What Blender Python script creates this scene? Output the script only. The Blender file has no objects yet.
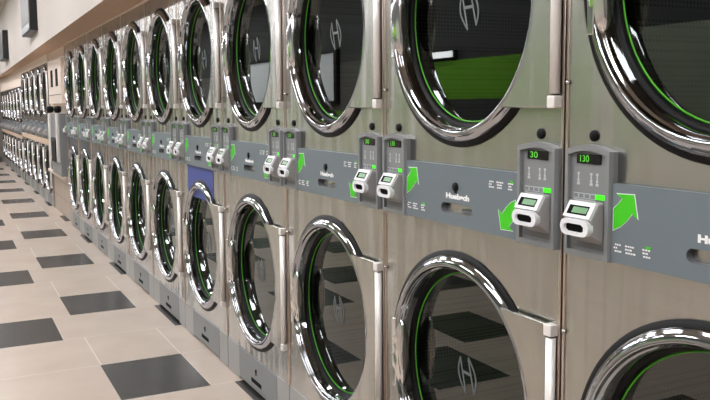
import bpy, bmesh, math, random
from mathutils import Matrix, Vector
random.seed(7)
PI = math.pi
C = bpy.context.scene.collection
S0, W = 1.3387, 0.8          # near seam of the second stack, width of a stack

# ------------------------------------------------------------------ materials
def lin(c):
    return tuple((x/255/12.92 if x/255 <= .04045 else ((x/255+.055)/1.055)**2.4) for x in c) + (1,)
MATS = {}
def mat(name, rgb, rough=.5, metal=0.0, emit=0, spec=.5, noise=0, bump=0, bscale=40, coat=0):
    m = bpy.data.materials.new(name); m.use_nodes = True
    nt = m.node_tree; b = nt.nodes['Principled BSDF']
    col = lin(rgb)
    b.inputs['Base Color'].default_value = col
    b.inputs['Roughness'].default_value = rough
    b.inputs['Metallic'].default_value = metal
    b.inputs['Specular IOR Level'].default_value = spec
    b.inputs['Coat Weight'].default_value = coat
    if emit:
        b.inputs['Emission Color'].default_value = col
        b.inputs['Emission Strength'].default_value = emit
    if noise or bump:
        tc = nt.nodes.new('ShaderNodeTexCoord')
        n = nt.nodes.new('ShaderNodeTexNoise'); n.inputs['Scale'].default_value = bscale
        n.inputs['Detail'].default_value = 4
        nt.links.new(tc.outputs['Object'], n.inputs['Vector'])
        if noise:
            mx = nt.nodes.new('ShaderNodeMix'); mx.data_type = 'RGBA'
            mx.inputs['A'].default_value = tuple(c*(1-noise) for c in col[:3])+(1,)
            mx.inputs['B'].default_value = tuple(min(1, c*(1+noise)) for c in col[:3])+(1,)
            nt.links.new(n.outputs['Fac'], mx.inputs['Factor'])
            nt.links.new(mx.outputs['Result'], b.inputs['Base Color'])
        if bump:
            bp = nt.nodes.new('ShaderNodeBump'); bp.inputs['Strength'].default_value = bump
            bp.inputs['Distance'].default_value = .01
            nt.links.new(n.outputs['Fac'], bp.inputs['Height'])
            nt.links.new(bp.outputs['Normal'], b.inputs['Normal'])
    MATS[name] = m
    return m

def steel_mat():
    m = bpy.data.materials.new('brushed_steel'); m.use_nodes = True
    nt = m.node_tree; b = nt.nodes['Principled BSDF']; L = nt.links.new
    b.inputs['Metallic'].default_value = 1
    b.inputs['Anisotropic'].default_value = .8
    tg = nt.nodes.new('ShaderNodeCombineXYZ'); tg.inputs['Z'].default_value = 1; L(tg.outputs[0], b.inputs['Tangent'])
    tc = nt.nodes.new('ShaderNodeTexCoord')
    mp = nt.nodes.new('ShaderNodeMapping'); mp.inputs['Scale'].default_value = (3, 3, 260)
    L(tc.outputs['Object'], mp.inputs['Vector'])
    n = nt.nodes.new('ShaderNodeTexNoise'); n.inputs['Scale'].default_value = 1.5; n.inputs['Detail'].default_value = 3
    L(mp.outputs['Vector'], n.inputs['Vector'])
    rp = nt.nodes.new('ShaderNodeMapRange'); rp.inputs['To Min'].default_value = .21; rp.inputs['To Max'].default_value = .29
    L(n.outputs['Fac'], rp.inputs['Value']); L(rp.outputs['Result'], b.inputs['Roughness'])
    mx = nt.nodes.new('ShaderNodeMix'); mx.data_type = 'RGBA'
    mx.inputs['A'].default_value = lin((176, 174, 168)); mx.inputs['B'].default_value = lin((196, 194, 188))
    L(n.outputs['Fac'], mx.inputs['Factor']); L(mx.outputs['Result'], b.inputs['Base Color'])
    n2 = nt.nodes.new('ShaderNodeTexNoise'); n2.inputs['Scale'].default_value = 5; n2.inputs['Detail'].default_value = 1
    mp2 = nt.nodes.new('ShaderNodeMapping'); mp2.inputs['Scale'].default_value = (1, 2.0, .45)
    L(tc.outputs['Object'], mp2.inputs['Vector']); L(mp2.outputs['Vector'], n2.inputs['Vector'])
    bp = nt.nodes.new('ShaderNodeBump'); bp.inputs['Strength'].default_value = .34; bp.inputs['Distance'].default_value = .03
    L(n2.outputs['Fac'], bp.inputs['Height']); L(bp.outputs['Normal'], b.inputs['Normal'])
    return m

def glass_mat():
    m = bpy.data.materials.new('door_glass'); m.use_nodes = True
    nt = m.node_tree; nt.nodes.clear(); L = nt.links.new
    out = nt.nodes.new('ShaderNodeOutputMaterial')
    mix = nt.nodes.new('ShaderNodeMixShader')
    tr = nt.nodes.new('ShaderNodeBsdfTransparent'); tr.inputs['Color'].default_value = (.34, .38, .36, 1)
    gl = nt.nodes.new('ShaderNodeBsdfGlossy'); gl.inputs['Roughness'].default_value = .0
    gl.inputs['Color'].default_value = (.93, .97, .93, 1)
    fr = nt.nodes.new('ShaderNodeFresnel'); fr.inputs['IOR'].default_value = 1.75
    L(fr.outputs['Fac'], mix.inputs['Fac']); L(tr.outputs[0], mix.inputs[1]); L(gl.outputs[0], mix.inputs[2])
    L(mix.outputs[0], out.inputs['Surface'])
    return m

def drum_mat():
    m = bpy.data.materials.new('perforated_drum'); m.use_nodes = True
    nt = m.node_tree; b = nt.nodes['Principled BSDF']; L = nt.links.new
    b.inputs['Metallic'].default_value = .6; b.inputs['Roughness'].default_value = .45
    tc = nt.nodes.new('ShaderNodeTexCoord')
    v = nt.nodes.new('ShaderNodeTexVoronoi'); v.inputs['Scale'].default_value = 95
    v.inputs['Randomness'].default_value = .0
    L(tc.outputs['Object'], v.inputs['Vector'])
    r = nt.nodes.new('ShaderNodeValToRGB')
    r.color_ramp.interpolation = 'CONSTANT'
    r.color_ramp.elements[0].color = (.012, .012, .012, 1)
    r.color_ramp.elements[1].position = .34; r.color_ramp.elements[1].color = lin((66, 68, 66))
    L(v.outputs['Distance'], r.inputs['Fac']); L(r.outputs['Color'], b.inputs['Base Color'])
    return m

# floor tiles: pale square tiles with a dark tile set in every third row, alternate columns
def floor_mat():
    m = bpy.data.materials.new('tiled_floor'); m.use_nodes = True
    nt = m.node_tree; b = nt.nodes['Principled BSDF']; L = nt.links.new
    def M(op, a, c=None, d=None):
        n = nt.nodes.new('ShaderNodeMath'); n.operation = op
        for i, x in enumerate((a, c, d)):
            if x is None: continue
            if isinstance(x, (int, float)): n.inputs[i].default_value = x
            else: L(x, n.inputs[i])
        return n.outputs[0]
    g = nt.nodes.new('ShaderNodeNewGeometry')
    sp = nt.nodes.new('ShaderNodeSeparateXYZ'); L(g.outputs['Position'], sp.inputs[0])
    X, Y = sp.outputs['X'], sp.outputs['Y']
    px, py = 1.03, .5485
    ry = M('DIVIDE', M('SUBTRACT', Y, 3.541), py)
    row = M('FLOOR', ry)
    fy = M('SUBTRACT', ry, row)
    r3 = M('FLOORED_MODULO', row, 3.0)
    isA = M('LESS_THAN', r3, .5); isB = M('GREATER_THAN', r3, 1.5)
    ux = M('FLOORED_MODULO', M('ADD', X, .555), px)      # base columns
    ub = M('FLOORED_MODULO', M('ADD', X, 1.068), px)     # half-shifted columns
    inA = M('MULTIPLY', isA, M('LESS_THAN', ux, .405))
    inB = M('MULTIPLY', isB, M('LESS_THAN', ub, .405))
    dark = M('MAXIMUM', inA, inB)
    w = .0035
    def near(u, v):
        return M('LESS_THAN', M('ABSOLUTE', M('SUBTRACT', u, v)), w)
    gr = near(M('MULTIPLY', fy, py), 0.0)
    gx = M('MAXIMUM', near(ux, .405), near(ux, .004))
    gb = M('MAXIMUM', near(ub, .405), near(ub, .004))
    gxx = M('ADD', M('MULTIPLY', gx, M('SUBTRACT', 1.0, isB)), M('MULTIPLY', gb, isB))
    grout = M('MAXIMUM', gr, gxx)
    n = nt.nodes.new('ShaderNodeTexNoise'); n.inputs['Scale'].default_value = 3.5; n.inputs['Detail'].default_value = 6
    L(g.outputs['Position'], n.inputs['Vector'])
    def mixc(f, a, c):
        x = nt.nodes.new('ShaderNodeMix'); x.data_type = 'RGBA'; L(f, x.inputs['Factor'])
        for k, q in (('A', a), ('B', c)):
            if isinstance(q, tuple): x.inputs[k].default_value = q
            else: L(q, x.inputs[k])
        return x.outputs['Result']
    light = mixc(n.outputs['Fac'], lin((186, 170, 156)), lin((205, 190, 176)))
    darkc = mixc(n.outputs['Fac'], lin((38, 37, 36)), lin((60, 58, 56)))
    base = mixc(dark, light, darkc)
    groutc = mixc(dark, lin((216, 204, 192)), lin((70, 66, 64)))
    L(mixc(grout, base, groutc), b.inputs['Base Color'])
    b.inputs['Roughness'].default_value = .27
    b.inputs['Specular IOR Level'].default_value = .45
    return m

def walltile_mat():
    m = bpy.data.materials.new('beige_wall_tile'); m.use_nodes = True
    nt = m.node_tree; b = nt.nodes['Principled BSDF']; L = nt.links.new
    tc = nt.nodes.new('ShaderNodeTexCoord')
    mp = nt.nodes.new('ShaderNodeMapping'); mp.inputs['Rotation'].default_value = (0, PI/2, PI/2)
    br = nt.nodes.new('ShaderNodeTexBrick')
    sw = nt.nodes.new('ShaderNodeSeparateXYZ'); cb = nt.nodes.new('ShaderNodeCombineXYZ')
    L(tc.outputs['Object'], sw.inputs[0]); L(sw.outputs['Y'], cb.inputs['X']); L(sw.outputs['Z'], cb.inputs['Y'])
    L(cb.outputs[0], br.inputs['Vector'])
    br.offset = 0.0
    br.inputs['Scale'].default_value = 1; br.inputs['Brick Width'].default_value = .4; br.inputs['Row Height'].default_value = .2
    br.inputs['Mortar Size'].default_value = .006
    br.inputs['Color1'].default_value = lin((176, 160, 146)); br.inputs['Color2'].default_value = lin((168, 152, 138))
    br.inputs['Mortar'].default_value = lin((128, 115, 104))
    L(br.outputs['Color'], b.inputs['Base Color']); b.inputs['Roughness'].default_value = .35
    return m

STEEL, GLASS, DRUM, FLOOR, WTILE = steel_mat(), glass_mat(), drum_mat(), floor_mat(), walltile_mat()
CHROME = mat('chrome', (168, 170, 173), .055, 1, bump=.05, bscale=9)
PULL = mat('bright_pull', (226, 224, 222), .15, 1)
HINGE = mat('satin_steel', (242, 237, 232), .34, .3)
TRIM = mat('edge_trim', (205, 190, 178), .32, 1)
BLACK = mat('black_rubber', (5, 5, 5), .5, spec=.2)
DARK = mat('dark_recess', (5, 5, 5), .7, spec=.1)
LIME = mat('lime_gasket', (70, 165, 16), .4)
GREY = mat('blue_grey_panel', (106, 116, 122), .42, noise=.04, bscale=300)
CTRL = mat('grey_plastic', (128, 130, 131), .4)
CTRLD = mat('dark_grey_plastic', (100, 102, 103), .4)
SILVER = mat('silver_plastic', (232, 232, 234), .32)
SILVERD = mat('grey_reader_body', (158, 155, 154), .4)
WHITE = mat('white_print', (240, 240, 240), .5)
OFFWHITE = mat('pale_print', (190, 194, 196), .5)
GREENP = mat('green_print', (62, 196, 16), .45)
GREENL = mat('green_lamp', (60, 220, 20), .4, emit=.7)
LCD = mat('green_lcd', (96, 146, 96), .3, emit=.05)
DIGIT = mat('green_digits', (80, 180, 50), .4, emit=.35)
SCREEN = mat('black_display', (10, 12, 10), .15)
KICK = mat('kick_grey', (122, 125, 126), .42, noise=.05, bscale=200)
KICKL = mat('kick_light_grey', (150, 150, 148), .38, noise=.05, bscale=200)
ETCH = mat('etched_grey', (104, 110, 112), .6)
BLUE = mat('blue_sheet', (58, 72, 140), .5, noise=.08, bscale=30)
SLATE = mat('slate_sheet', (72, 74, 82), .5)
BEIGE = mat('beige_band', (205, 180, 158), .5, noise=.04)
PINKW = mat('pinkish_beige_paint', (232, 214, 199), .7, noise=.03, bscale=6)
WALLW = mat('pale_wall_paint', (184, 176, 168), .75, noise=.03, bscale=4)
SHADEBROWN = mat('shade_brown_soffit', (204, 174, 148), .7, noise=.06, bscale=8)  # brown stands for the shade under the bulkhead, put into the colour
CEIL = mat('ceiling_paint', (196, 188, 176), .8)
LAMP = mat('lamp_diffuser', (250, 250, 255), .5, emit=26)
LAMP2 = mat('wall_lamp_diffuser', (250, 250, 255), .5, emit=5)
BLUE2 = mat('blue_sign', (40, 110, 210), .5, emit=.6)
SAGE = mat('sage_wall_paint', (158, 168, 148), .7)
TAUPE = mat('taupe_wall_paint', (124, 116, 108), .7)
TVBLACK = mat('screen_housing', (8, 8, 9), .35)
TVGREY = mat('screen_glass', (84, 80, 75), .5)
LIMEW = mat('lime_wall_paint', (120, 190, 40), .6)
CHAR = mat('charcoal_wall_paint', (70, 72, 72), .7)
WINW = mat('window_daylight', (226, 232, 236), .5, emit=.6)
CREAM = mat('cream_enamel', (222, 206, 194), .45)
GREYW = mat('grey_wall_paint', (118, 116, 112), .7)

# ------------------------------------------------------------------ mesh helpers, local (u right, v up, w out of the front)
FR = Matrix(((0, 0, -1, 0), (-1, 0, 0, 0), (0, 1, 0, 0), (0, 0, 0, 1)))
class MB:
    def __init__(s): s.bm = bmesh.new(); s.mi = 0
    def face(s, vs):
        try:
            f = s.bm.faces.new(vs); f.material_index = s.mi; return f
        except ValueError: return None
    def box(s, u0, u1, v0, v1, w0, w1, bev=0, seg=2):
        n0 = len(s.bm.faces)
        vs = [s.bm.verts.new(p) for p in ((u0,v0,w0),(u1,v0,w0),(u1,v1,w0),(u0,v1,w0),(u0,v0,w1),(u1,v0,w1),(u1,v1,w1),(u0,v1,w1))]
        fs = [s.face([vs[i] for i in q]) for q in ((3,2,1,0),(4,5,6,7),(0,1,5,4),(1,2,6,5),(2,3,7,6),(3,0,4,7))]
        if bev:
            es = list({e for f in fs for e in f.edges})
            r = bmesh.ops.bevel(s.bm, geom=es, offset=bev, segments=seg, affect='EDGES', profile=.5)
            for f in r['faces']: f.material_index = s.mi; f.smooth = True
        return s
    def prism(s, pts, w0, w1, bev=0):
        a = [s.bm.verts.new((p[0], p[1], w0)) for p in pts]; b = [s.bm.verts.new((p[0], p[1], w1)) for p in pts]
        n = len(pts)
        ar = sum(pts[i][0]*pts[(i+1)%n][1]-pts[(i+1)%n][0]*pts[i][1] for i in range(n))
        if ar < 0: a.reverse(); b.reverse()
        top = s.face(b); s.face(a[::-1])
        for i in range(n): s.face([a[i], a[(i+1)%n], b[(i+1)%n], b[i]])
        if bev and top:
            r = bmesh.ops.bevel(s.bm, geom=list(top.edges), offset=bev, segments=2, affect='EDGES', profile=.5)
            for f in r['faces']: f.material_index = s.mi; f.smooth = True
        return s
    def lathe(s, prof, cu=0, cv=0, n=72, closed=False):
        rings = []
        for r, w in prof:
            rings.append([s.bm.verts.new((cu+r*math.cos(2*PI*k/n), cv+r*math.sin(2*PI*k/n), w)) for k in range(n)])
        m = len(rings)
        for i in range(m if closed else m-1):
            A, B = rings[i], rings[(i+1) % m]
            for k in range(n):
                f = s.face([A[k], A[(k+1)%n], B[(k+1)%n], B[k]])
                if f: f.smooth = True
        return s
    def disc(s, r, w, cu=0, cv=0, n=72):
        s.face([s.bm.verts.new((cu+r*math.cos(2*PI*k/n), cv+r*math.sin(2*PI*k/n), w)) for k in range(n)]); return s
    def rod(s, cu, cw, r, v0, v1, n=16, cap=True):      # vertical rod
        A = [s.bm.verts.new((cu+r*math.cos(2*PI*k/n), v0, cw+r*math.sin(2*PI*k/n))) for k in range(n)]
        B = [s.bm.verts.new((cu+r*math.cos(2*PI*k/n), v1, cw+r*math.sin(2*PI*k/n))) for k in range(n)]
        for k in range(n):
            f = s.face([A[(k+1)%n], A[k], B[k], B[(k+1)%n]])
            if f: f.smooth = True
        if cap: s.face(A); s.face(B[::-1])
        return s
    def side(s, prof, u0, u1, bev=0):                   # profile in (w, v), swept along u
        a = [s.bm.verts.new((u0, v, w)) for w, v in prof]; b = [s.bm.verts.new((u1, v, w)) for w, v in prof]
        n = len(prof); fs = [s.face(a), s.face(b[::-1])]
        for i in range(n): fs.append(s.face([a[i], b[i], b[(i+1)%n], a[(i+1)%n]]))
        bmesh.ops.recalc_face_normals(s.bm, faces=[f for f in fs if f])
        if bev:
            es = list({e for f in fs if f for e in f.edges})
            r = bmesh.ops.bevel(s.bm, geom=es, offset=bev, segments=3, affect='EDGES', profile=.5)
            for f in r['faces']: f.smooth = True; f.material_index = s.mi
        return s
    def holed(s, outer, holes, w):                      # flat sheet with holes
        es = []
        for lp in [outer]+holes:
            vs = [s.bm.verts.new((p[0], p[1], w)) for p in lp]
            es += [s.bm.edges.new((vs[i], vs[(i+1)%len(vs)])) for i in range(len(vs))]
        r = bmesh.ops.triangle_fill(s.bm, use_beauty=True, use_dissolve=False, edges=es, normal=(0,0,1))
        for f in r['geom']:
            if isinstance(f, bmesh.types.BMFace):
                f.material_index = s.mi
                if f.normal.z < 0: f.normal_flip()
        return s
    def strip(s, pts, half, w):                         # flat ribbon along a 2-D path
        for i in range(len(pts)-1):
            a, b = Vector(pts[i]), Vector(pts[i+1]); d = (b-a).normalized(); nn = Vector((-d.y, d.x))*half
            e = d*half*.6
            s.face([s.bm.verts.new((*q, w)) for q in (a-nn-e, b-nn+e, b+nn+e, a+nn-e)])
        return s
    def build(s, name, mats, parent=None, frame=True, loc=None):
        me = bpy.data.meshes.new(name)
        if frame: s.bm.transform(FR)
        s.bm.to_mesh(me); s.bm.free()
        for m in (mats if isinstance(mats, (list, tuple)) else [mats]): me.materials.append(m)
        o = bpy.data.objects.new(name, me); C.objects.link(o)
        if parent: o.parent = parent
        if loc: o.location = loc
        return o
def circ(r, cu=0, cv=0, n=72): return [(cu+r*math.cos(2*PI*k/n), cv+r*math.sin(2*PI*k/n)) for k in range(n)]
def pill(u0, u1, v0, v1, n=8):
    r = (v1-v0)/2; c = (v0+v1)/2
    return [(u1-r+r*math.sin(PI*k/n), c-r*math.cos(PI*k/n)) for k in range(n+1)] + [(u0+r-r*math.sin(PI*k/n), c+r*math.cos(PI*k/n)) for k in range(n+1)]
def tag(o, label, cat, group=None):
    o['label'] = label; o['category'] = cat
    if group: o['group'] = group
    return o
def thing(name, loc):
    o = bpy.data.objects.new(name, None); C.objects.link(o); o.location = loc; o.empty_display_size = .1
    return o
def text_mesh(name, body, size, width, m, parent, u, v, w, bold=.0):
    cu = bpy.data.curves.new('lettering_curve', 'FONT'); cu.body = body; cu.size = size
    cu.align_x = 'CENTER'; cu.align_y = 'CENTER'; cu.offset = bold
    t = bpy.data.objects.new('lettering_source', cu); C.objects.link(t)
    bpy.context.view_layer.update()
    me = bpy.data.meshes.new_from_object(t.evaluated_get(bpy.context.evaluated_depsgraph_get()))
    bpy.data.objects.remove(t); bpy.data.curves.remove(cu)
    xs = [q.co.x for q in me.vertices]; k = width/(max(xs)-min(xs)); c = (max(xs)+min(xs))/2
    for q in me.vertices: q.co = Vector(((q.co.x-c)*k+u, q.co.y+v, w))
    me.transform(FR); me.name = name; me.materials.clear(); me.materials.append(m)
    o = bpy.data.objects.new(name, me); C.objects.link(o); o.parent = parent
    return o

# ------------------------------------------------------------------ dryer parts
VU, VL = 1.5238, .553
def add_door(root, cv, detail=True, n=72, scale=1.0):
    k = scale
    ring = MB().lathe([(r*k, w) for r, w in ((.3315,.0085),(.3345,.0095),(.3342,.0108),(.3300,.0135),(.3285,.0147),(.3235,.0188),(.3170,.0220),(.3125,.0232),(.3085,.0225),
               (.3062,.0190),(.3055,.0130),(.3038,.0100),(.3008,.0085),(.2988,.0045),(.2977,-.0060),(.2965,-.0230))], 0, cv, n)
    d = ring.build('door', CHROME, root)
    hh = .248*k; R = .318*k
    a0 = math.asin(hh/R)
    arc = [(R*math.cos(a0-2*a0*i/20), cv+R*math.sin(a0-2*a0*i/20)) for i in range(21)]
    pl = MB().prism([(.372, cv+hh)]+arc+[(.372, cv-hh)], .010, .0215, .003)
    pl.box(.362, .372, cv-hh, cv+hh, .002, .012)
    pl.build('door_plate', STEEL, d)
    hb = MB().rod(.379, .0125, .0115, cv-hh+.03, cv+hh-.03)
    hb.box(.366, .390, cv-hh-.001, cv-hh+.026, .001, .0245, .003).box(.366, .390, cv+hh-.026, cv+hh+.001, .001, .0245, .003)
    hb.build('hinge_bar', HINGE, d)
    MB().lathe([(.3*k,.0006),(.3480*k,.0006),(.3495*k,.0020),(.3480*k,.0045),(.3330*k,.0092)], 0, cv, n).lathe([(.2968*k,-.023),(.2930*k,-.026),(.2890*k,-.028),(.2872*k,-.032),(.2865*k,-.042)], 0, cv, n).build('door_seal', BLACK, d)
    MB().lathe([(.2822*k,-.0396),(.2826*k,-.0382),(.2858*k,-.0378),(.2862*k,-.0396)], 0, cv, n).build('gasket', LIME, d)
    MB().disc(.2865*k, -.0400, 0, cv, n).build('glass', GLASS, d)
    # oval pull standing out from the far rim
    h = MB()
    N = 28
    prof = [(-.314, .90), (-.312, .98), (-.306, 1.0), (-.296, 1.0), (-.284, .97), (-.277, .88), (-.273, .72), (-.2710, .4)]
    rings = [[h.bm.verts.new((u*k, cv+.106*s*math.sin(2*PI*i/N), .006+.021*s*math.cos(2*PI*i/N))) for i in range(N)] for u, s in prof]
    for A, B in zip(rings, rings[1:]):
        for i in range(N):
            f = h.face([A[(i+1)%N], A[i], B[i], B[(i+1)%N]])
            if f: f.smooth = True
    h.face(rings[0]); h.face(rings[-1][::-1])
    h.box(-.316*k, -.296*k, cv-.104, cv+.104, .002, .0245, .003)
    bmesh.ops.recalc_face_normals(h.bm, faces=h.bm.faces[:])
    h.build('handle', PULL, d)
    if detail:
        e = MB()
        # two slanted strokes, each with an outer crescent, and a crossbar
        def crescent(a, b, bulge):
            return [(a[0]+(b[0]-a[0])*t+bulge*math.sin(PI*t)*1.0, a[1]+(b[1]-a[1])*t) for t in [i/10 for i in range(11)]]
        q = .0032
        e.strip([(-.030, cv+.044), (-.006, cv-.040)], q, -.0390)
        e.strip(crescent((-.030, cv+.044), (-.004, cv-.048), -.020), q, -.0390)
        e.strip([(.008, cv+.046), (.034, cv-.040)], q, -.0390)
        e.strip(crescent((.008, cv+.052), (.034, cv-.040), .020), q, -.0390)
        e.strip([(-.017, cv+.008), (.021, cv+.008)], q*1.3, -.0390)
        bmesh.ops.translate(e.bm, vec=(-.018, .002, 0), verts=e.bm.verts[:])
        e.build('emblem', ETCH, d)
    return d

def arched(u0, u1, v0, v1, rise):
    return [(u0, v0), (u1, v0), (u1, v1-rise)] + [(u1+(u0-u1)*i/10, v1-rise+rise*math.sin(PI*i/10)) for i in range(1, 10)] + [(u0, v1-rise)]

def add_control(root, uc, digits):
    h = .066
    m = MB(); m.prism(arched(uc-h, uc+h, .978, 1.210, .012), 0, .012)
    o, i = arched(uc-h, uc+h, .978, 1.210, .012), arched(uc-h+.012, uc+h-.012, .990, 1.198, .009)
    nn = len(o)
    f0 = [m.bm.verts.new((*p, .012)) for p in o]; f1 = [m.bm.verts.new((p[0]*.96+uc*.04, p[1], .021)) for p in o]
    g1 = [m.bm.verts.new((*p, .021)) for p in i]; g0 = [m.bm.verts.new((*p, .0125)) for p in i]
    for k in range(nn):
        j = (k+1) % nn
        m.face([f0[k], f0[j], f1[j], f1[k]]); m.face([f1[k], f1[j], g1[j], g1[k]]); m.face([g1[k], g1[j], g0[j], g0[k]])
    m.mi = 1
    m.box(uc-.046, uc+.046, .997, 1.040, .0120, .0142)
    c = m.build('control_unit', [CTRL, CTRLD], root)
    # display
    d = MB().box(uc-.036, uc+.034, 1.1705, 1.1905, .0115, .0145, .001); d = d.build('display', SCREEN, c)
    text_mesh('digits', digits, .019, .026, DIGIT, d, uc-.012, 1.1805, .0149, .0003)
    # printed icons
    for du in (-.031, .006, .023):
        ic = MB()
        for dv, hw in ((.150, .003), (.143, .0016), (.136, .003), (.129, .004)):
            ic.box(uc+du-hw, uc+du+hw, 1.0+dv-.0025, 1.0+dv+.0025, .0123, .0130)
        ic.box(uc+du-.0012, uc+du+.0012, 1.129, 1.150, .0123, .0129)
        ic.build('icon_mark', OFFWHITE, c)
    kp = MB()
    for r in range(2):
        for q in range(4):
            u0 = uc-.044+q*.0165; v0 = 1.110-r*.0135
            kp.mi = 1; kp.box(u0, u0+.0145, v0-.0115, v0, .0123, .0135)
            kp.mi = 0; kp.box(u0+.0017, u0+.0128, v0-.0098, v0-.0017, .0134, .0142)
    kp.build('keypad', [CTRL, OFFWHITE], c)
    MB().box(uc+.020, uc+.047, 1.0995, 1.110, .0123, .0148, .001).build('indicator_light', GREENL, c)
    # card reader
    rd = MB()
    rd.side([(.012, 1.008), (.044, 1.030), (.048, 1.060), (.028, 1.094), (.012, 1.096)], uc-.034, uc+.044, .004)
    rd = rd.build('card_reader', SILVERD, root)
    fr = MB()
    pts = pill(uc-.036, uc+.046, 1.027, 1.061); hole = pill(uc-.026, uc+.033, 1.0345, 1.0515, 3)
    fr.holed(pts, [hole], .056)
    a = [fr.bm.verts.new((*p, .042)) for p in pts]; b = [fr.bm.verts.new((*p, .056)) for p in pts]
    for k in range(len(pts)): fr.face([a[k], a[(k+1)%len(pts)], b[(k+1)%len(pts)], b[k]])
    a = [fr.bm.verts.new((*p, .0485)) for p in hole]; b = [fr.bm.verts.new((*p, .056)) for p in hole]
    for k in range(len(hole)): fr.face([b[k], b[(k+1)%len(hole)], a[(k+1)%len(hole)], a[k]])
    fr.build('reader_front', SILVER, rd)
    MB().box(uc-.027, uc+.034, 1.034, 1.052, .0475, .0490).build('card_slot', DARK, rd)
    def slant(t, off): # along the sloped top, t 0 at front lip, 1 at rear
        p0, p1 = Vector((.0477, 1.0615)), Vector((.0285, 1.0935)); d = (p1-p0); nrm = Vector((d.y, -d.x)).normalized()
        return p0+d*t+nrm*off
    def slab(nm, u0, u1, t0, t1, o0, o1, m, par):
        a, b, cc, dd = slant(t0, o0), slant(t1, o0), slant(t1, o1), slant(t0, o1)
        return MB().side([tuple(a), tuple(b), tuple(cc), tuple(dd)], u0, u1).build(nm, m, par)
    slab('screen_frame', uc-.033, uc+.043, .0, .98, -.004, .005, SILVER, rd)
    slab('reader_screen', uc-.025, uc+.032, .18, .72, .005, .0058, DARK, rd)
    slab('reader_readout', uc-.012, uc+.030, .27, .62, .0058, .0063, LCD, rd)

def marks(root, u, v):
    m = MB(); rnd = random.Random(int((u+1)*999))
    for c, (du, wd) in enumerate(((0, .016), (.030, .022), (.074, .018))):
        for r in range(3):
            x = u+du+rnd.uniform(0, .004); y = v-.0065*r
            while x < u+du+wd-(.006 if r == 1 else 0):
                l = rnd.uniform(.003, .006); m.box(x, x+l, y-.0022, y+.0012, .0155, .0159); x += l+.0018
    m.mi = 1; m.box(u+.083, u+.094, v+.001, v+.007, .0155, .016)
    return m.build('instructions', [WHITE, GREENP], root)

UPARROW = [(-.239,1.045),(-.239,1.088),(-.226,1.099),(-.217,1.109),(-.232,1.117),(-.187,1.119),(-.177,1.073),(-.191,1.082),(-.204,1.067),(-.220,1.054)]
def add_panel(root):
    slot = pill(-.062, .080, 1.0115, 1.0375)
    P = MB(); out = [(-.2445, .980), (.2585, .980), (.2585, 1.1365), (-.2445, 1.1365)]
    P.holed(out, [slot], .015)
    a = [P.bm.verts.new((*p, .0)) for p in out]; b = [P.bm.verts.new((*p, .015)) for p in out]
    for k in range(4): P.face([a[k], a[(k+1)%4], b[(k+1)%4], b[k]])
    p = P.build('centre_panel', GREY, root)
    Q = MB(); ns = len(slot)
    b = [Q.bm.verts.new((*x, .0148)) for x in slot]; a = [Q.bm.verts.new((x[0], x[1], -.006)) for x in slot]
    for k in range(ns): Q.face([b[k], b[(k+1)%ns], a[(k+1)%ns], a[k]])
    Q.mi = 1; Q.face(a); Q.mi = 0
    Q.box(.020, .074, 1.016, 1.026, -.004, .006, .003)
    Q.build('pull_slot', [CTRLD, DARK], p)
    L = MB().lathe([(.0001,.0205),(.010,.0205),(.0115,.018),(.0115,.015)], .007, 1.082, 20); L.box(.002, .012, 1.066, 1.074, .015, .0175, .001)
    L.build('panel_lock', BLACK, p)
    text_mesh('lettering', 'Huebsch', .0185, .106, WHITE, p, .015, 1.0565, .0156, .0011)
    for flip in (0, 1):
        f = (lambda q: (.0105-q[0]+.002, 2.117-q[1])) if flip else (lambda q: q)
        c = (sum(q[0] for q in UPARROW)/10, sum(q[1] for q in UPARROW)/10)
        wide = [((q[0]-c[0])*1.06+c[0], (q[1]-c[1])*1.05+c[1]) for q in UPARROW]
        A = MB(); A.mi = 1; A.prism([f(q) for q in wide], .0149, .0155); A.mi = 0; A.prism([f(q) for q in UPARROW], .0154, .0160)
        A.build('arrow', [GREENP, WHITE], p)
    marks(p, -.237, 1.018); marks(p, .150, 1.109)
    return p

def add_kick(root):
    K = MB().box(-.222, .262, .014, .158, -.012, .004, .002).build('kick_panel', KICK, root)
    MB().lathe([(.0001,.008),(.007,.008),(.009,.004)], .009, .106, 14).box(.004, .014, .086, .100, .004, .0065).build('panel_lock', BLACK, K)
    Q = MB(); Q.box(-.055, .075, .043, .063, .0035, .0050); Q.build('vent_slot', DARK, K)
    MB().box(-.396, -.224, .004, .164, -.012, .003, .002).build('kick_strip', KICKL, root)
    MB().box(.264, .396, .004, .164, -.012, .003, .002).build('kick_strip', KICKL, root)

def add_cabinet(root, top=1.95, vs=(VL, VU), hole=.300, full=True, k=1.0):
    c = MB()
    c.holed([(-.389, .164), (.389, .164), (.389, top), (-.389, top)], [circ(hole, 0, v, 64) for v in vs], 0)
    c.mi = 1
    for s in (-1, 1):
        c.box(min(s*.389, s*.397), max(s*.389, s*.397), .164, top, -.03, .003, .0015)
    c.mi = 0
    c.box(-.397, .397, .004, .162, -.06, -.014)                  # plinth behind the kick
    c.box(-.394, -.390, .16, top, -.88, -.001); c.box(.390, .394, .16, top, -.88, -.001)
    c.box(-.397, .397, top-.004, top, -.88, -.001); c.box(-.397, .397, .16, top, -.884, -.88)
    c.box(-.397, .397, .158, .162, -.88, -.001)
    for v in (vs[0]+.238, vs[1]-.195):
        c.lathe([(.0001,.0075),(.004,.007),(.0055,.003)], -.391, v, 12)
    cab = c.build('cabinet', [STEEL, TRIM], root)
    for v in vs:
        d = MB(); d.lathe([(hole+.001, -.001), (hole-.004, -.03), (hole-.006, -.60), (.0001, -.605)], 0, v, 48)
        for a in (0.4, 2.5, 4.6):
            d.bm.verts.ensure_lookup_table()
        d.build('drum', DRUM, root)
    return cab

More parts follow.
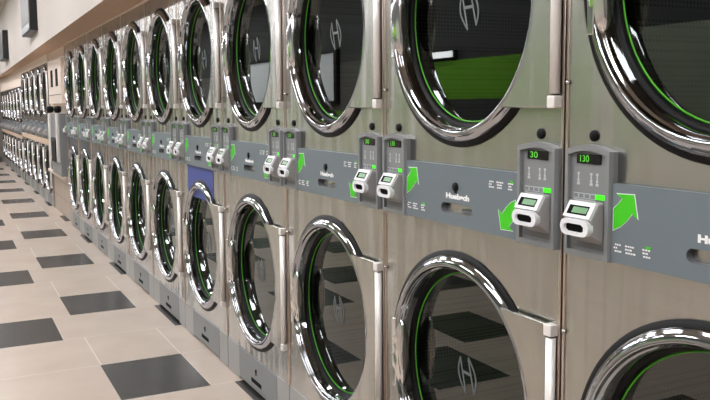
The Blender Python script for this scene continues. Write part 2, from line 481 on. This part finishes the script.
def children(o): return [c for c in bpy.data.objects if c.parent == o]
def copy_tree(o, kids, parent=None):
    c = o.copy(); C.objects.link(c)
    if parent: c.parent = parent
    for ch in kids.get(o.name, []): copy_tree(ch, kids, c)
    return c
def kid_map():
    k = {}
    for o in bpy.data.objects:
        if o.parent: k.setdefault(o.parent.name, []).append(o)
    return k

DROP = -.009
# ---- main row: eleven stacks
def stack_loc(i): return (0, S0+W*i+W/2, 0)
d0 = thing('stacked_dryer', stack_loc(-1))
add_cabinet(d0); add_door(d0, VU); add_door(d0, VL); add_panel(d0)
add_control(d0, -.312, '130'); add_control(d0, .328, '30')
add_kick(d0)
for uc in (-.312, .322):
    MB().lathe([(.0001,.006),(.009,.006),(.0115,.004),(.012,.0)], uc, 1.2275, 24).build('key_knob', BLACK, d0)
for o in children(d0):
    if o.name.split('.')[0] in ('centre_panel', 'control_unit', 'card_reader', 'key_knob'): o.location.z = DROP
LAB = ['nearest steel stacked dryer, cut off by the right edge of the picture',
       'second stacked dryer from the right edge, its lower glass showing the big etched emblem',
       'third stacked dryer from the right edge, left of the broad second one',
       'fourth stacked dryer from the right edge, right-hand neighbour of the blue-sheeted dryer',
       'stacked dryer with a bright blue sheet above its lower door',
       'stacked dryer just beyond the one with the bright blue sheet',
       'second stacked dryer beyond the one with the bright blue sheet',
       'third stacked dryer beyond the one with the bright blue sheet',
       'stacked dryer third from the far end of the near steel row',
       'stacked dryer with a slate sheet, next to last in the near steel row',
       'last stacked dryer of the near row, beside the tiled wall gap']
km = kid_map()
stacks = []
for i in range(11):
    o = d0 if i == 0 else copy_tree(d0, km)
    o.location = stack_loc(i-1)
    tag(o, LAB[i], 'dryer', 'steel stacked dryers in the near row'); stacks.append(o)
for i, m in ((4, BLUE), (9, SLATE), (10, SLATE)):
    s = MB().box(-.25, .222, .80, .972, .0008, .0022); s = s.build('sheet', m, stacks[i])
    s['label'] = 'bright blue sheet' if m is BLUE else 'slate grey sheet'

# ---- far rows beyond the gap
def far_stack(name_loc, vs, top, band, k):
    r = thing('stacked_dryer', name_loc)
    c = MB(); c.holed([(-.397, .16), (.397, .16), (.397, top), (-.397, top)], [circ(.28*k, 0, v, 40) for v in vs], 0)
    c.box(-.397, -.393, .0, top, -.8, -.001); c.box(.393, .397, .0, top, -.8, -.001); c.box(-.397, .397, top-.004, top, -.8, -.001)
    c.box(-.397, .397, .0, top, -.804, -.8)
    c.build('cabinet', STEEL, r)
    for v in vs:
        MB().lathe([(.281*k, -.001), (.275*k, -.5), (.0001, -.505)], 0, v, 32).build('drum', DRUM, r)
        add_door(r, v, False, 40, k)
    b0, b1 = band
    MB().box(-.40, .40, b0, b1, 0, .03, .004).build('beige_band', BEIGE, r)
    pn = MB().box(-.39, .39, b1+.03, b1+.20, 0, .012, .002).build('centre_panel', GREY, r)
    for u in (-.31, .31):
        rd = MB().box(u-.06, u+.06, b1+.02, b1+.23, .0, .024, .003).build('control_unit', CTRL, r)
        MB().side([(.02, b1+.05), (.075, b1+.07), (.078, b1+.10), (.05, b1+.14), (.02, b1+.14)], u-.044, u+.044, .004).build('card_reader', SILVERD, r)
        MB().box(u-.034, u+.034, b1+.185, b1+.205, .0235, .0255).build('display', SCREEN, r)
    MB().box(-.222, .262, .012, .150, -.01, .004, .002).build('kick_panel', KICK, r)
    MB().box(-.396, -.224, .004, .158, -.01, .003).build('kick_strip', KICKL, r)
    MB().box(.264, .396, .004, .158, -.01, .003).build('kick_strip', KICKL, r)
    return r
fa = far_stack((0, 0, 0), (.50, 1.50), 1.86, (.80, .87), 1.0)
fb = far_stack((0, 0, 0), (.45, 1.33), 1.66, (.745, .80), .92)
km = kid_map()
FL = ['first stacked dryer beyond the tiled gap, nearest of the taller beige-banded ones',
      'second taller beige-banded dryer beyond the tiled gap',
      'middle one of the five taller beige-banded dryers beyond the gap',
      'fourth taller beige-banded dryer beyond the tiled gap',
      'farthest of the taller beige-banded dryers, where the row steps down']
for i in range(5):
    o = fa if i == 0 else copy_tree(fa, km); o.location = (0, S0+9.65+W*i+W/2, 0)
    tag(o, FL[i], 'dryer', 'taller beige-banded dryers beyond the gap')
FL2 = ['first of the lower beige-banded dryers, where the far row steps down', 'second of the lower beige-banded dryers at the far end',
       'third of the lower beige-banded dryers at the far end', 'fourth of the lower beige-banded dryers, middle of the far group',
       'third lower beige-banded dryer from the end wall', 'second lower beige-banded dryer from the end wall', 'very last lower dryer, right by the end wall']
for i in range(7):
    o = fb if i == 0 else copy_tree(fb, km); o.location = (0, S0+13.85+W*i+W/2, 0)
    tag(o, FL2[i], 'dryer', 'lower beige-banded dryers at the far end')

# ------------------------------------------------------------------ the setting
def wbox(name, x0, x1, y0, y1, z0, z1, m, bev=0):
    o = MB().box(x0, x1, y0, y1, z0, z1, bev).build(name, m, None, frame=False); return o
def struct(o): o['kind'] = 'structure'; return o
YE, YB, XL, ZC = S0+19.75, -4.0, -3.9, 3.10
struct(wbox('floor', XL, 1.1, YB, YE, -.1, 0, FLOOR))
struct(wbox('ceiling', XL, 1.1, YB, YE, ZC, ZC+.1, CEIL))
struct(wbox('wall_far', XL, 1.1, YE, YE+.1, 0, ZC, TAUPE))
struct(wbox('baseboard_far', XL, -.05, YE-.02, YE, 0, .12, CHAR))
struct(wbox('wall_back', XL, 1.1, YB-.1, YB, 0, ZC, GREYW))
struct(wbox('wall_right', 1.0, 1.1, YB, YE, 0, ZC, PINKW))
# infill walls in the plane of the machine fronts
ya, yb = S0+8.003, S0+9.647
struct(wbox('wall_gap', .02, .12, ya, yb, 0, 1.30, WTILE))
struct(wbox('wall_gap_upper', .02, .12, ya, yb, 1.30, 2.0, PINKW))
struct(wbox('wall_over_dryers', .0, .06, S0-W, ya, 1.952, 2.0, PINKW))
struct(wbox('wall_over_far_dryers', .0, .06, yb, S0+13.75, 1.862, 2.0, PINKW))
struct(wbox('wall_over_end_dryers', .0, .06, S0+13.75, YE, 1.662, 2.0, PINKW))
struct(wbox('wall_near', .0, .06, YB, S0-W-.002, 0, 2.0, PINKW))
# bulkhead over the machines: pale face, underside shade painted in as brown
bk = MB()
yy = [YB, S0+3.0, S0+8.0, YE]; fx = [-.27, -.258, -.222, -.12]
lo = [bk.bm.verts.new((x, y, 1.958)) for x, y in zip(fx, yy)]; hi = [bk.bm.verts.new((x, y, ZC)) for x, y in zip(fx, yy)]
li = [bk.bm.verts.new((1.0, y, 2.0)) for y in yy]; hi2 = [bk.bm.verts.new((1.0, y, ZC)) for y in yy]
for i in range(3):
    bk.mi = 0; bk.face([lo[i], lo[i+1], hi[i+1], hi[i]])
    bk.mi = 1; bk.face([lo[i], li[i], li[i+1], lo[i+1]])
    bk.mi = 0; bk.face([li[i], hi2[i], hi2[i+1], li[i+1]])
bk.face([lo[0], hi[0], hi2[0], li[0]]); bk.face([lo[-1], li[-1], hi2[-1], hi[-1]])
struct(bk.build('wall_bulkhead', [WALLW, SHADEBROWN], None, frame=False))
# opposite side of the aisle
struct(wbox('wall_left', XL-.1, XL, YB, YE, 0, .9, WALLW))
struct(wbox('wall_left_upper', XL-.1, XL, YB, YE, 1.9, ZC, CHAR))
struct(wbox('wall_left_near', XL-.1, XL, YB, 5.0, .9, 1.9, SAGE))
lw = MB().box(XL-.1, XL, 5.0, 8.8, 1.34, 1.78); lw.mi = 1; lw.box(XL-.1, XL, 5.0, 8.8, .9, 1.34).box(XL-.1, XL, 5.0, 8.8, 1.78, 1.9)
struct(lw.build('wall_left_lime', [LIMEW, CHAR], None, frame=False))
lw = MB().box(XL-.1, XL, 8.8, YE, .9, 1.2); lw.mi = 1; lw.box(XL-.1, XL, 8.8, YE, 1.2, 1.9)
struct(lw.build('wall_left_end', [LIMEW, GREYW], None, frame=False))
wn = struct(wbox('window_1', XL, XL+.03, 10.8, 14.5, 1.35, 2.05, WINW))
fr = MB()
fr.box(XL, XL+.06, 10.7, 10.8, 1.3, 2.1).box(XL, XL+.06, 14.5, 14.6, 1.3, 2.1).box(XL, XL+.06, 10.8, 14.5, 1.3, 1.35).box(XL, XL+.06, 10.8, 14.5, 2.05, 2.1)
fr.build('window_frame', TVBLACK, wn, frame=False)

# ------------------------------------------------------------------ wall screens on the bulkhead
def tv(y0, y1, x0, z0, z1, label):
    t = thing('wall_screen', (x0, (y0+y1)/2, z0)); h = (y1-y0)/2; H = z1-z0
    MB().box(-.10, .0, -h, h, 0, H, .006).build('housing', TVBLACK, t, frame=False)
    MB().box(-.106, -.099, -h+.02, h-.02, .10, H-.02).build('screen', TVGREY, t, frame=False)
    MB().box(-.108, -.099, -h+.02, h-.02, .01, .095).build('lower_bezel', CTRLD, t, frame=False)
    MB().box(-.02, .06, -.15, .15, H*.3, H*.7).build('wall_bracket', TVBLACK, t, frame=False)
    tag(t, label, 'screen', 'screens on the wall above the dryers')
tv(S0+8.35, S0+9.4, -.20, 2.14, 2.70, 'nearer black wall screen high on the bulkhead, cut by the top edge')
tv(S0+13.7, S0+14.7, -.16, 2.12, 2.60, 'farther black wall screen at the left edge, high on the bulkhead')

# ------------------------------------------------------------------ things in the gap
g = thing('wall_cabinet', (.02, S0+8.82, 1.33))
MB().box(-.04, 0, -.62, .62, 0, .52, .004).build('body', CREAM, g, frame=False)
for y in (-.24, .24): MB().box(-.046, -.039, y-.09, y+.09, .20, .40, .003).build('dispensing_slot', DARK, g, frame=False)
MB().box(-.043, -.039, -.6, .6, .10, .108).build('seam_line', CTRLD, g, frame=False)
tag(g, 'cream wall cabinet with two dark slots above the tiled gap', 'cabinet')
v = thing('vending_machine', (.018, S0+8.50, .52))
MB().box(-.09, 0, -.42, .42, 0, .70, .006).build('body', CTRL, v, frame=False)
for y in (-.36, .36):
    p = MB(); p.box(-.125, -.09, y-.022, y+.022, .16, .70, .008); p.build('upright_bar', HINGE, v, frame=False)
    q = MB().lathe([(.0001,.04),(.03,.036),(.04,.015),(.04,-.015),(.03,-.036),(.0001,-.04)], 0, 0, 20)
    q.build('round_cap', BLACK, v, frame=False, loc=(-.095, y, .745))
MB().box(-.12, -.088, -.2, .2, .15, .42, .03, 3).build('door', BLACK, v, frame=False)
tag(v, 'small grey vending machine with two chrome uprights and black round caps', 'vending machine')
h = thing('handrail', (.02, S0+8.8, .50))
hr = MB().box(-.075, -.045, -.78, .80, -.018, .018, .006); hr.build('rail', CREAM, h, frame=False)
for y in (-.6, .6): MB().box(-.05, 0, y-.02, y+.02, -.015, .015).build('bracket', HINGE, h, frame=False)
tag(h, 'white handrail crossing the beige tiled wall in the gap', 'handrail')

wl = thing('wall_light', (XL, 8.3, 1.80))
MB().box(.0, .05, -.65, .65, 0, .09, .006).build('lamp_body', TVBLACK, wl, frame=False)
MB().box(.049, .075, -.62, .62, .01, .08, .006).build('diffuser', LAMP2, wl, frame=False)
tag(wl, 'slim white wall light over the lime band across the aisle', 'wall light')
bs = MB().box(0, .03, -.8, .8, 0, .3, .004).build('wall_sign', BLUE2, None, frame=False, loc=(XL, 19.3, 2.30))
tag(bs, 'plain blue sign high on the wall across the aisle', 'sign')

# ------------------------------------------------------------------ ceiling lamps
def lamp(x, y):
    t = thing('ceiling_light', (x, y, ZC))
    f = MB(); f.box(-.17, .17, -.64, .64, -.05, 0); f.build('lamp_frame', WHITE, t, frame=False)
    MB().box(-.15, .15, -.62, .62, -.062, -.0495).build('diffuser', LAMP, t, frame=False)
    return t
l0 = lamp(-1.3, -2.2); km = kid_map(); first = True
for x in (-1.3, -2.9):
    for j in range(10):
        o = l0 if first else copy_tree(l0, km); first = False
        o.location = (x, -2.2+2.4*j, ZC)
        tag(o, 'long bright ceiling light over the aisle', 'ceiling light', 'rows of ceiling lights over the aisle')

# ------------------------------------------------------------------ world, camera
w = bpy.data.worlds.new('room_air'); bpy.context.scene.world = w; w.use_nodes = True
w.node_tree.nodes['Background'].inputs['Color'].default_value = (.9, .95, 1, 1)
w.node_tree.nodes['Background'].inputs['Strength'].default_value = .3
f_px, th, pi_, dd, hh, cy, roll = 807.309, .4662, .1011, 1.1771, 1.2856, 186.8, -.00881
c, s = math.cos(th), math.sin(th)
fw = Vector((s*math.cos(pi_), c*math.cos(pi_), -math.sin(pi_))); r = Vector((c, -s, 0)); u = r.cross(fw)
r2 = r*math.cos(roll)+u*math.sin(roll); u2 = u*math.cos(roll)-r*math.sin(roll)
cd = bpy.data.cameras.new('camera'); cam = bpy.data.objects.new('camera', cd); C.objects.link(cam)
M = Matrix((r2, u2, -fw)).transposed().to_4x4(); M.translation = Vector((-dd, 0, hh)); cam.matrix_world = M
cd.sensor_width = 36; cd.lens = f_px/710*36; cd.shift_y = (cy-200)/710; cd.clip_start = .05
bpy.context.scene.camera = cam
sc = bpy.context.scene
sc.view_settings.view_transform = 'Standard'; sc.view_settings.look = 'None'
sc.view_settings.gamma = 1; sc.view_settings.exposure = .15
try:
    sc.cycles.max_bounces = 8; sc.cycles.glossy_bounces = 5; sc.cycles.transparent_max_bounces = 8; sc.cycles.diffuse_bounces = 4
    sc.cycles.use_denoising = True; sc.cycles.caustics_reflective = False; sc.cycles.sample_clamp_indirect = 6
except Exception: pass
